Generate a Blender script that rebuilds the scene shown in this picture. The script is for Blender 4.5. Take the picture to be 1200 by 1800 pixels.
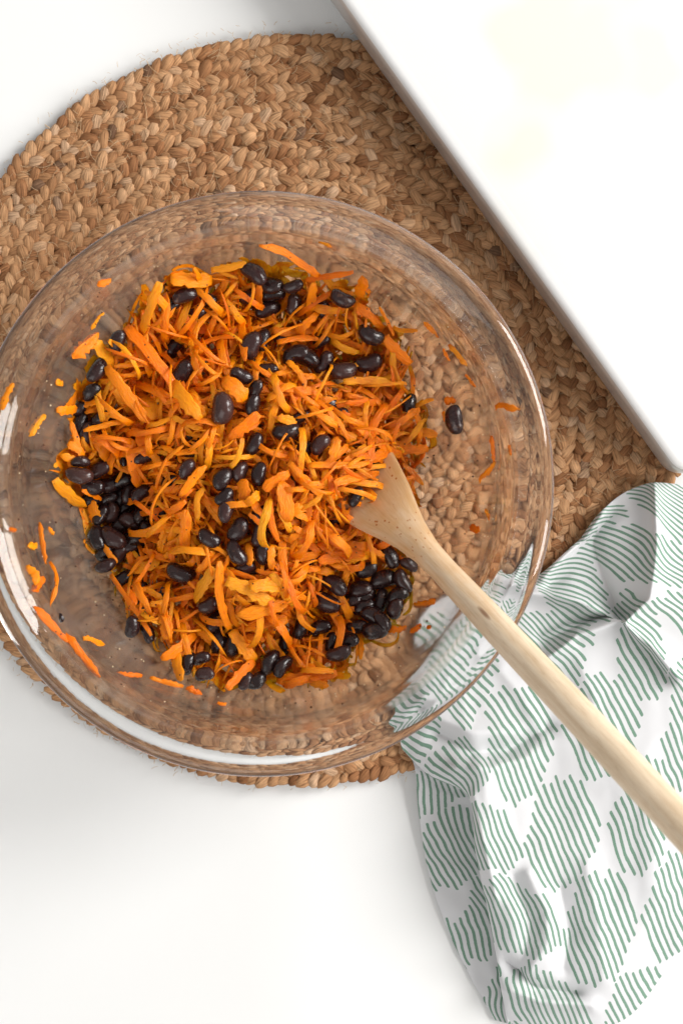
import bpy, math, random
import numpy as np
from mathutils import Vector, Matrix, noise as mnoise

for o in list(bpy.data.objects):
    bpy.data.objects.remove(o, do_unlink=True)
SC = bpy.context.scene
COL = SC.collection
R = math.radians
rng = random.Random(11)

# ------------------------------------------------------------------ camera
CAM_H = 0.95                       # camera height above the table top
MMPX = 0.30e-3                     # metres per photo pixel on the table top
cam_d = bpy.data.cameras.new("camera")
cam = bpy.data.objects.new("camera", cam_d)
COL.objects.link(cam)
cam.location = (0, 0, CAM_H)
cam.rotation_euler = (0, 0, 0)
cam_d.sensor_fit = 'VERTICAL'
cam_d.sensor_height = 36.0
cam_d.lens = 36.0 * CAM_H / (1800 * MMPX)
cam_d.clip_start = 0.01
cam_d.clip_end = 50
cam_d.dof.use_dof = True
cam_d.dof.focus_distance = CAM_H - 0.045
cam_d.dof.aperture_fstop = 9.0
SC.camera = cam

# ------------------------------------------------------------------ light
world = bpy.data.worlds.new("World")
SC.world = world
world.use_nodes = True
wbg = world.node_tree.nodes["Background"]
wbg.inputs[0].default_value = (1.0, 0.985, 0.965, 1)
wbg.inputs[1].default_value = 0.44

def add_area_lamp(name, az, dist, zc, w, h, power):
    """a pane of the room's window: an upright area lamp facing the table"""
    d = bpy.data.lights.new(name, 'AREA')
    d.shape = 'RECTANGLE'; d.size = w; d.size_y = h
    d.energy = power
    d.color = (1.0, 0.985, 0.96)
    o = bpy.data.objects.new(name, d); COL.objects.link(o)
    p = Vector((math.cos(R(az)) * dist, math.sin(R(az)) * dist, zc))
    o.location = p
    o.rotation_euler = (Vector((0, 0, 0.05)) - p).to_track_quat('-Z', 'Y').to_euler()
    return o
add_area_lamp("window_or_fill_lamp", 24, 1.9, 1.22, 0.84, 1.2, 58)
add_area_lamp("window_or_fill_lamp", -12, 1.9, 1.22, 0.38, 1.2, 21)
add_area_lamp("window_or_fill_lamp", -118, 2.4, 2.2, 2.4, 2.0, 28)  # added fill from the lower left, no window: lifts the shade beside the bowl

vs = SC.view_settings
vs.view_transform = 'Standard'; vs.look = 'None'; vs.exposure = 0.0; vs.gamma = 1.0
vs.use_curve_mapping = False
SC.cycles.max_bounces = 14
SC.cycles.transmission_bounces = 12
SC.cycles.transparent_max_bounces = 12
SC.cycles.caustics_reflective = False
SC.cycles.caustics_refractive = True
SC.cycles.blur_glossy = 0.6
SC.cycles.sample_clamp_indirect = 25.0
SC.cycles.use_denoising = True

# ------------------------------------------------------------------ helpers
def W(u, v, z=0.0):
    """point at height z that stands under photo pixel (u, v)"""
    s = MMPX * (CAM_H - z) / CAM_H
    return Vector(((u - 600) * s, (900 - v) * s, z))
def PX(p):
    s = MMPX * (CAM_H - p[2]) / CAM_H
    return (p[0] / s + 600, 900 - p[1] / s)
def sc(z):
    return MMPX * (CAM_H - z) / CAM_H

def mesh_obj(name, verts, faces, mat=None, parent=None, uv=None, smooth=True, attrs=None):
    me = bpy.data.meshes.new(name)
    me.from_pydata([tuple(map(float, p)) for p in verts], [], [tuple(map(int, f)) for f in faces])
    finish_mesh(me, mat, uv, smooth, attrs)
    o = bpy.data.objects.new(name, me); COL.objects.link(o)
    if parent is not None: o.parent = parent
    return o
def finish_mesh(me, mat, uv, smooth, attrs):
    if mat is not None: me.materials.append(mat)
    if smooth: me.polygons.foreach_set('use_smooth', [True] * len(me.polygons))
    if uv is not None:
        l = me.uv_layers.new(name='uv')
        idx = np.empty(len(me.loops), dtype=np.int32); me.loops.foreach_get('vertex_index', idx)
        l.data.foreach_set('uv', np.asarray(uv, dtype=np.float32)[idx].ravel())
    if attrs:
        for k, a in attrs.items():
            at = me.attributes.new(k, 'FLOAT', 'POINT')
            at.data.foreach_set('value', np.asarray(a, dtype=np.float32))
    me.update()
def tag(o, label, cat, group=None, kind=None):
    o['label'] = label; o['category'] = cat
    if group: o['group'] = group
    if kind: o['kind'] = kind
    return o

class NT:
    """small node-tree helper"""
    def __init__(s, name):
        s.m = bpy.data.materials.new(name); s.m.use_nodes = True
        s.t = s.m.node_tree; s.n = s.t.nodes; s.b = s.n['Principled BSDF']; s.out = s.n['Material Output']
    def node(s, typ, **kw):
        n = s.n.new(typ)
        for k, v in kw.items(): setattr(n, k, v)
        return n
    def link(s, a, b): s.t.links.new(a, b)
    def put(s, sock, x):
        if isinstance(x, (int, float)): sock.default_value = x
        elif isinstance(x, tuple): sock.default_value = x if len(x) != 3 or len(sock.default_value) == 3 else (*x, 1)
        else: s.link(x, sock)
    def math(s, op, a, b=0.0, c=None, clamp=False):
        n = s.node('ShaderNodeMath', operation=op, use_clamp=clamp)
        s.put(n.inputs[0], a); s.put(n.inputs[1], b)
        if c is not None: s.put(n.inputs[2], c)
        return n.outputs[0]
    def noise(s, vec, scale, detail=3.0, rough=0.55, dist=0.0):
        n = s.node('ShaderNodeTexNoise'); n.inputs['Scale'].default_value = scale
        n.inputs['Detail'].default_value = detail; n.inputs['Roughness'].default_value = rough
        n.inputs['Distortion'].default_value = dist
        if vec is not None: s.link(vec, n.inputs['Vector'])
        return n.outputs['Fac']
    def ramp(s, fac, stops):
        n = s.node('ShaderNodeValToRGB'); e = n.color_ramp.elements
        while len(e) < len(stops): e.new(0.5)
        for k, (p, c) in zip(e, stops): k.position = p; k.color = c if len(c) == 4 else (*c, 1)
        s.put(n.inputs[0], fac); return n.outputs[0]
    def mix(s, f, a, b, mode='MIX'):
        n = s.node('ShaderNodeMix', data_type='RGBA', blend_type=mode)
        s.put(n.inputs[0], f); s.put(n.inputs[6], a); s.put(n.inputs[7], b); return n.outputs[2]
    def comb(s, x, y, z=0.0):
        n = s.node('ShaderNodeCombineXYZ'); s.put(n.inputs[0], x); s.put(n.inputs[1], y); s.put(n.inputs[2], z); return n.outputs[0]
    def sep(s, v):
        n = s.node('ShaderNodeSeparateXYZ'); s.link(v, n.inputs[0]); return n.outputs
    def coord(s, k='Object'):
        return s.node('ShaderNodeTexCoord').outputs[k]
    def bump(s, h, strength, dist):
        n = s.node('ShaderNodeBump'); n.inputs['Strength'].default_value = strength
        n.inputs['Distance'].default_value = dist; s.link(h, n.inputs['Height'])
        s.link(n.outputs[0], s.b.inputs['Normal']); return n
    def attr(s, name):
        n = s.node('ShaderNodeAttribute'); n.attribute_name = name; return n
    def set(s, **kw):
        for k, v in kw.items(): s.put(s.b.inputs[k.replace('_', ' ')], v)

# ------------------------------------------------------------------ materials
def mat_table():
    m = NT('white_table')
    c = m.coord('Object')
    f = m.noise(c, 3.0, 3)
    m.set(Base_Color=m.ramp(f, [(0.3, (0.80, 0.80, 0.79)), (0.7, (0.83, 0.83, 0.825))]), Roughness=0.42)
    m.b.inputs['Specular IOR Level'].default_value = 0.3
    m.bump(m.noise(c, 60, 3), 0.05, 0.0005)
    return m.m
def mat_tray():
    m = NT('white_enamel')
    c = m.coord('Object')
    st = m.noise(c, 13.0, 2, 0.5)
    big = m.noise(c, 4.0, 1)
    f = m.math('MULTIPLY', m.math('GREATER_THAN', st, 0.66), 1.0)
    f = m.ramp(st, [(0.54, (0, 0, 0)), (0.64, (1, 1, 1))])
    f2 = m.mix(1.0, f, m.ramp(big, [(0.42, (0, 0, 0)), (0.58, (1, 1, 1))]), 'MULTIPLY')
    m.set(Base_Color=m.mix(m.mix(0.35, f2, (0, 0, 0, 1)), (0.76, 0.755, 0.75, 1), (0.76, 0.72, 0.60, 1)), Roughness=0.28)
    return m.m
def mat_jute(name, dark=False):
    m = NT(name)
    uvn = m.node('ShaderNodeUVMap'); uvn.uv_map = 'uv'
    s = m.sep(uvn.outputs[0])
    oi = m.node('ShaderNodeObjectInfo').outputs['Random']
    rn = m.math('FRACT', m.math('ADD', m.attr('rnd').outputs['Fac'], oi))
    off = m.math('MULTIPLY', rn, 57.0)
    # x runs along the strand: fibres are long in x and fine in y
    fib = m.noise(m.comb(m.math('MULTIPLY', s[0], 130.0), m.math('MULTIPLY', s[1], 1900.0), off), 1.0, 3, 0.6, 0.2)
    soft = m.noise(m.comb(m.math('MULTIPLY', s[0], 90.0), m.math('MULTIPLY', s[1], 250.0), off), 1.0, 2)
    base = m.ramp(rn, [(0.0, (0.21, 0.090, 0.034)), (0.08, (0.34, 0.155, 0.066)), (0.35, (0.44, 0.232, 0.110)),
                       (0.6, (0.50, 0.272, 0.134)), (0.85, (0.56, 0.325, 0.172)), (0.988, (0.55, 0.36, 0.23)), (0.995, (0.17, 0.09, 0.05))])
    cc = m.mix(1.0, base, m.ramp(fib, [(0.28, (0.40, 0.34, 0.28)), (0.46, (0.92, 0.89, 0.85)), (0.70, (1.28, 1.26, 1.22))]), 'MULTIPLY')
    cc = m.mix(1.0, cc, m.ramp(soft, [(0.3, (0.80, 0.78, 0.76)), (0.65, (1.06, 1.06, 1.06))]), 'MULTIPLY')
    m.set(Base_Color=cc, Roughness=0.72)
    m.b.inputs['Specular IOR Level'].default_value = 0.25
    m.bump(fib, 0.8, 0.0010)
    return m.m
def mat_plain(name, col, rough=0.8, spec=0.2):
    m = NT(name); c = m.coord('Object')
    m.set(Base_Color=m.mix(m.noise(c, 300, 3), (*[x * 0.8 for x in col], 1), (*[min(1, x * 1.15) for x in col], 1)), Roughness=rough)
    m.b.inputs['Specular IOR Level'].default_value = spec
    return m.m
def mat_glass(name, film):
    m = NT(name); c = m.coord('Object')
    m.set(Base_Color=(0.985, 0.99, 0.99, 1), IOR=1.47)
    m.b.inputs['Transmission Weight'].default_value = 1.0
    if film:     # inner face: thin greasy film left by stirring
        f = m.noise(c, 22, 4, 0.6, 0.6)
        m.set(Roughness=m.ramp(f, [(0.30, (0.03, 0.03, 0.03)), (0.75, (0.16, 0.16, 0.16))]))
        m.bump(m.noise(c, 45, 3), 0.12, 0.0012)
        m.b.inputs['Base Color'].default_value = (0.97, 0.94, 0.89, 1)
        m.set(Transmission_Weight=m.ramp(f, [(0.30, (0.985, 0.985, 0.985)), (0.75, (0.93, 0.93, 0.93))]))
    else:
        m.set(Roughness=0.0)
        m.bump(m.noise(c, 40, 2), 0.14, 0.0015)
    return m.m
def mat_carrot():
    m = NT('carrot_flesh')
    uvn = m.node('ShaderNodeUVMap'); uvn.uv_map = 'uv'
    s = m.sep(uvn.outputs[0])
    c = m.node('ShaderNodeNewGeometry').outputs['Position']
    oi = m.node('ShaderNodeObjectInfo').outputs['Random']
    rn = m.math('FRACT', m.math('ADD', m.attr('rnd').outputs['Fac'], oi))
    fib = m.noise(m.comb(m.math('MULTIPLY', s[0], 220.0), m.math('MULTIPLY', s[1], 1100.0), m.math('MULTIPLY', rn, 40.0)), 1.0, 4, 0.6, 0.5)
    spice = m.noise(c, 95.0, 3, 0.6)
    # spice paste is stirred in more thickly towards the spoon side of the bowl
    px_ = m.sep(c)[0]
    side = m.math('MULTIPLY_ADD', px_, 2.6, 0.10)
    sp = m.math('ADD', spice, m.math('MULTIPLY', side, 0.55))
    base = m.ramp(rn, [(0.0, (0.86, 0.170, 0.002)), (0.4, (0.97, 0.240, 0.002)), (0.8, (0.98, 0.290, 0.003)), (1.0, (0.98, 0.37, 0.012))])
    cc = m.mix(m.ramp(sp, [(0.50, (0, 0, 0)), (0.78, (0.80, 0.80, 0.80))]), base, (0.60, 0.125, 0.008, 1))
    cc = m.mix(1.0, cc, m.ramp(fib, [(0.28, (0.90, 0.80, 0.65)), (0.55, (1, 1, 1)), (0.75, (1.04, 1.10, 1.3))]), 'MULTIPLY')
    vor = m.node('ShaderNodeTexVoronoi'); vor.inputs['Scale'].default_value = 210.0; m.link(c, vor.inputs['Vector'])
    speck = m.math('LESS_THAN', vor.outputs['Distance'], m.math('MULTIPLY', spice, 0.17))
    cc = m.mix(speck, cc, (0.10, 0.025, 0.008, 1))
    m.set(Base_Color=cc, Roughness=m.ramp(fib, [(0.3, (0.46, 0.46, 0.46)), (0.7, (0.24, 0.24, 0.24))]))
    m.b.inputs['Subsurface Weight'].default_value = 0.25
    m.b.inputs['Subsurface Radius'].default_value = (1.0, 0.35, 0.08)
    m.b.inputs['Subsurface Scale'].default_value = 0.0025
    m.b.inputs['Specular IOR Level'].default_value = 0.26
    m.bump(fib, 0.9, 0.0009)
    return m.m
def mat_bean():
    m = NT('bean_skin')
    c = m.coord('Object')
    oi = m.node('ShaderNodeObjectInfo').outputs['Random']
    n1 = m.noise(m.comb(m.sep(c)[0], m.sep(c)[1], m.math('MULTIPLY', oi, 9.0)), 1.9, 4, 0.6)
    n2 = m.noise(c, 7.0, 3)
    base = m.ramp(oi, [(0.0, (0.012, 0.0045, 0.0045)), (0.5, (0.022, 0.0080, 0.0075)), (0.85, (0.034, 0.012, 0.011)), (1.0, (0.055, 0.022, 0.018))])
    cc = m.mix(m.ramp(n1, [(0.5, (0, 0, 0)), (0.85, (0.6, 0.6, 0.6))]), base, (0.055, 0.026, 0.022, 1))
    n3 = m.noise(m.comb(m.sep(c)[0], m.sep(c)[1], m.math('MULTIPLY', oi, 31.0)), 1.6, 5, 0.65)
    cc = m.mix(m.ramp(n3, [(0.60, (0, 0, 0)), (0.70, (0.75, 0.75, 0.75))]), cc, (0.13, 0.060, 0.036, 1))
    m.set(Base_Color=cc, Roughness=m.ramp(n1, [(0.3, (0.16, 0.16, 0.16)), (0.75, (0.38, 0.38, 0.38))]))
    m.b.inputs['Specular IOR Level'].default_value = 0.3
    m.b.inputs['Coat Weight'].default_value = 0.35
    m.b.inputs['Coat Roughness'].default_value = 0.10
    b = m.bump(m.math('ADD', n1, m.math('MULTIPLY', n2, 0.25)), 0.4, 0.0009)
    return m.m
def mat_wood():
    m = NT('beech_wood')
    uvn = m.node('ShaderNodeUVMap'); uvn.uv_map = 'uv'
    s = m.sep(uvn.outputs[0])     # x metres from the tip, y metres round the section
    g1 = m.noise(m.comb(m.math('MULTIPLY', s[0], 14.0), m.math('MULTIPLY', s[1], 330.0)), 1.0, 4, 0.55, 0.3)
    g2 = m.noise(m.comb(m.math('MULTIPLY', s[0], 120.0), m.math('MULTIPLY', s[1], 1700.0)), 1.0, 3, 0.6)
    g3 = m.noise(m.comb(m.math('MULTIPLY', s[0], 30.0), m.math('MULTIPLY', s[1], 60.0)), 1.0, 2)
    cc = m.ramp(g1, [(0.25, (0.62, 0.46, 0.30)), (0.5, (0.72, 0.575, 0.41)), (0.75, (0.77, 0.645, 0.49))])
    cc = m.mix(1.0, cc, m.ramp(g2, [(0.25, (0.80, 0.74, 0.68)), (0.5, (1, 1, 1))]), 'MULTIPLY')
    cc = m.mix(1.0, cc, m.ramp(g3, [(0.3, (0.90, 0.87, 0.83)), (0.6, (1.02, 1.02, 1.02))]), 'MULTIPLY')
    # carrot juice soaked into the head
    st = m.math('SUBTRACT', 1.0, m.math('DIVIDE', s[0], 0.150))
    st = m.math('MULTIPLY_ADD', m.noise(m.comb(m.math('MULTIPLY', s[0], 80.0), m.math('MULTIPLY', s[1], 160.0)), 1.0, 3), 0.8, m.math('SUBTRACT', st, 0.25), clamp=True)
    cc = m.mix(m.math('MULTIPLY', st, 0.95), cc, (0.60, 0.29, 0.075, 1))
    vo = m.node('ShaderNodeTexVoronoi'); vo.inputs['Scale'].default_value = 1.0
    m.link(m.comb(m.math('MULTIPLY', s[0], 260.0), m.math('MULTIPLY', s[1], 420.0)), vo.inputs['Vector'])
    spk = m.math('MULTIPLY', m.math('LESS_THAN', vo.outputs['Distance'], m.math('MULTIPLY', g3, 0.30)), m.math('LESS_THAN', s[0], 0.115))
    cc = m.mix(m.math('MULTIPLY', spk, m.math('ADD', st, 0.25, clamp=True)), cc, (0.42, 0.13, 0.02, 1))
    # a small knot on the handle
    kx = m.math('DIVIDE', m.math('SUBTRACT', s[0], 0.160), 0.0045)
    ky = m.math('DIVIDE', m.math('SUBTRACT', s[1], 0.0128), 0.0011)
    kd = m.math('ADD', m.math('MULTIPLY', kx, kx), m.math('MULTIPLY', ky, ky))
    kn = m.ramp(m.math('MULTIPLY', m.math('ADD', kd, m.math('MULTIPLY', g2, 0.8)), 0.4), [(0.25, (1, 1, 1)), (0.8, (0, 0, 0))])
    cc = m.mix(m.math('MULTIPLY', kn, 0.8), cc, (0.22, 0.10, 0.05, 1))
    m.set(Base_Color=cc, Roughness=0.55)
    m.b.inputs['Specular IOR Level'].default_value = 0.3
    m.bump(m.math('ADD', g1, g2), 0.25, 0.0005)
    return m.m
def mat_towel():
    m = NT('printed_cotton')
    uvn = m.node('ShaderNodeUVMap'); uvn.uv_map = 'uv'
    s = m.sep(uvn.outputs[0])     # millimetres of cloth: x across the dashes, y along them
    wob = m.noise(m.comb(m.math('MULTIPLY', s[0], 0.03), m.math('MULTIPLY', s[1], 0.035)), 1.0, 2)
    wob2 = m.noise(m.comb(m.math('MULTIPLY', s[0], 0.9), m.math('MULTIPLY', s[1], 0.45)), 1.0, 3)
    P = 3.5
    x = m.math('ADD', s[0], m.math('MULTIPLY', m.math('SUBTRACT', wob, 0.5), 4.5))
    x = m.math('ADD', x, m.math('MULTIPLY', m.math('SUBTRACT', wob2, 0.5), 0.22))
    q = m.math('DIVIDE', x, P)
    i = m.math('FLOOR', q)
    f = m.math('MULTIPLY', m.math('SUBTRACT', m.math('SUBTRACT', q, i), 0.5), P)      # mm from dash centre
    NB = 12.0
    b = m.math('FLOOR', m.math('DIVIDE', i, NB))
    k = m.math('SUBTRACT', i, m.math('MULTIPLY', b, NB))
    def wn(a, seed):
        n = m.node('ShaderNodeTexWhiteNoise', noise_dimensions='2D'); m.link(m.comb(a, seed), n.inputs['Vector']); return n.outputs['Value']
    T = 52.0
    offs = m.math('ADD', m.math('MULTIPLY', m.math('MODULO', m.math('ABSOLUTE', b), 2.0), T * 0.5), m.math('MULTIPLY', wn(b, 3.1), 17.0))
    slope = m.math('MULTIPLY', m.math('SUBTRACT', wn(b, 7.7), 0.5), 6.5)
    kk = m.math('SUBTRACT', k, 5.5)
    y = m.math('ADD', m.math('ADD', s[1], offs), m.math('MULTIPLY', kk, slope))
    y = m.math('ADD', y, m.math('MULTIPLY', m.math('SUBTRACT', wn(i, 1.3), 0.5), 4.0))
    row = m.math('FLOOR', m.math('DIVIDE', y, T))
    yy = m.math('SUBTRACT', m.math('SUBTRACT', y, m.math('MULTIPLY', row, T)), T * 0.5)
    ak = m.math('ABSOLUTE', kk)
    half = m.math('SUBTRACT', 25.0, m.math('MULTIPLY', m.math('POWER', ak, 1.3), 1.25))
    half = m.math('ADD', half, m.math('MULTIPLY', m.math('SUBTRACT', wn(m.math('ADD', i, m.math('MULTIPLY', row, 31.0)), 5.5), 0.5), 4.0))
    # capsule distance: rounded dash ends
    dy = m.math('MAXIMUM', m.math('SUBTRACT', m.math('ABSOLUTE', yy), half), 0.0)
    d = m.math('SQRT', m.math('ADD', m.math('MULTIPLY', f, f), m.math('MULTIPLY', dy, dy)))
    wid = m.math('MULTIPLY_ADD', wob2, 0.36, 0.46)
    mask = m.math('SUBTRACT', 1.0, m.math('SMOOTH_MIN', 1.0, m.math('MAXIMUM', m.math('MULTIPLY', m.math('SUBTRACT', d, wid), 5.0), 0.0), 0.05), clamp=True)
    # weave
    wv = m.node('ShaderNodeTexWave', wave_type='BANDS', bands_direction='X'); wv.inputs['Scale'].default_value = 0.9
    m.link(m.comb(s[0], s[1]), wv.inputs['Vector'])
    wh = m.node('ShaderNodeTexWave', wave_type='BANDS', bands_direction='Y'); wh.inputs['Scale'].default_value = 0.9
    m.link(m.comb(s[0], s[1]), wh.inputs['Vector'])
    weave = m.math('MULTIPLY', wv.outputs['Fac'], wh.outputs['Fac'])
    grain = m.noise(m.comb(m.math('MULTIPLY', s[0], 3.2), m.math('MULTIPLY', s[1], 3.2)), 1.0, 3)
    ink = m.math('MULTIPLY', mask, m.ramp(grain, [(0.30, (0.72, 0.72, 0.72)), (0.55, (1, 1, 1))]))
    inkc = m.mix(wob, (0.080, 0.215, 0.125, 1), (0.120, 0.285, 0.185, 1))
    m.set(Base_Color=m.mix(m.math('MULTIPLY', ink, 0.92), (0.74, 0.74, 0.755, 1), inkc), Roughness=0.88)
    m.b.inputs['Specular IOR Level'].default_value = 0.15
    m.b.inputs['Sheen Weight'].default_value = 0.15
    m.bump(m.math('ADD', weave, m.math('MULTIPLY', grain, 1.0)), 0.25, 0.0005)
    # thin cotton: part of the light passes through
    tr = m.node('ShaderNodeBsdfTranslucent')
    m.link(m.b.inputs['Base Color'].links[0].from_socket, tr.inputs['Color'])
    mx = m.node('ShaderNodeMixShader'); mx.inputs[0].default_value = 0.15
    m.link(m.b.outputs[0], mx.inputs[1]); m.link(tr.outputs[0], mx.inputs[2])
    m.link(mx.outputs[0], m.out.inputs['Surface'])
    return m.m

def mat_metal():
    m = NT('satin_aluminium'); c = m.coord('Object')
    g = m.noise(c, 25, 4)
    m.set(Base_Color=m.ramp(g, [(0.3, (0.50, 0.465, 0.435)), (0.7, (0.56, 0.525, 0.495))]), Metallic=0.25, Roughness=0.30)
    m.bump(m.noise(c, 400, 3), 0.1, 0.0004)
    return m.m
M_METAL = mat_metal()
M_TABLE, M_TRAY = mat_table(), mat_tray()
M_JUTE = mat_jute('jute_fibre')
M_JUTE_GAP = mat_plain('jute_gap_shade', (0.13, 0.068, 0.032), 0.9)  # shade between the strands, put into a dark brown
M_THREAD = mat_plain('jute_thread', (0.60, 0.42, 0.25), 0.8)
M_GLASS, M_GLASS_IN = mat_glass('clear_glass', False), mat_glass('filmed_glass', True)
M_SPICE, M_CRUMB = mat_plain('spice', (0.09, 0.03, 0.012), 0.7), mat_plain('crumb', (0.75, 0.55, 0.33), 0.4, 0.5)
M_CARROT, M_BEAN, M_WOOD, M_TOWEL = mat_carrot(), mat_bean(), mat_wood(), mat_towel()

# ------------------------------------------------------------------ table
t = mesh_obj('table_top', [(-1.6, -1.6, 0), (1.6, -1.6, 0), (1.6, 1.6, 0), (-1.6, 1.6, 0)], [(0, 1, 2, 3)], M_TABLE, smooth=False)
t['kind'] = 'structure'; t['label'] = 'smooth white table top'

# ------------------------------------------------------------------ shallow white board / tray
def build_tray():
    # outline seen from above: the long lower-left edge runs along this line (photo pixels at the height of the top)
    ztop = 0.034
    a = W(595, 0, ztop); b = W(1185, 830, ztop)
    d = (b - a); d.z = 0; d.normalize()
    n = Vector((-d.y, d.x, 0))                     # towards upper right
    e0 = a - d * 0.10; e1 = b + d * 0.006
    depth = 0.33
    cs = [e0, e1, e1 + n * depth, e0 + n * depth]
    rad = 0.012
    def rounded(inset, z):
        pts = []
        c = [(cs[k] + (cs[(k + 1) % 4] - cs[k]).normalized() * rad + (cs[(k - 1) % 4] - cs[k]).normalized() * rad) for k in range(4)]
        for k in range(4):
            d0 = (cs[k] - cs[(k + 1) % 4]).normalized(); d1 = (cs[k] - cs[(k - 1) % 4]).normalized()
            # arc from outward normal of previous edge to that of next edge
            for j in range(9):
                t_ = j / 8 * math.pi / 2
                dirv = d0 * math.cos(t_) + d1 * math.sin(t_)
                # order: start pointing along the previous edge's end
                p = c[k] + (d0 * math.sin(math.pi / 2 - t_) + d1 * math.sin(t_)) * (rad - inset)
                pts.append(Vector((p.x, p.y, z)))
        return pts
    # d0 points away from the next corner, d1 away from the previous one: walk d1->d0
    def ring(inset, z):
        pts = rounded(inset, z); out = []
        out = pts
        return out
    prof = [(0.0020, 0.0105), (0.0006, 0.0110), (0.0001, 0.0125), (0.0000, 0.020), (0.0000, 0.0310), (0.0002, 0.0335), (0.0012, 0.0356), (0.0028, 0.0368), (0.005, 0.0372),
            (0.0085, 0.0368)]
    rings = [ring(i, z) for i, z in prof]
    V = [p for r_ in rings for p in r_]; n_ = len(rings[0]); F = []
    for k in range(len(rings) - 1):
        for j in range(n_):
            F.append((k * n_ + j, k * n_ + (j + 1) % n_, (k + 1) * n_ + (j + 1) % n_, (k + 1) * n_ + j))
    F.append(tuple((len(rings) - 1) * n_ + j for j in range(n_)))
    F.append(tuple(reversed(range(n_))))
    o = mesh_obj('baking_tray', V, F, M_TRAY)
    me = o.data
    import bmesh
    bm = bmesh.new(); bm.from_mesh(me); bmesh.ops.recalc_face_normals(bm, faces=bm.faces); bm.to_mesh(me); bm.free()
    me.polygons[len(me.polygons) - 2].use_smooth = False
    me.materials.append(M_METAL)
    for k in range(6 * n_): me.polygons[k].material_index = 1
    tag(o, 'white topped baking tray with grey metal side and faint cream stains', 'tray')
build_tray()

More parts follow.
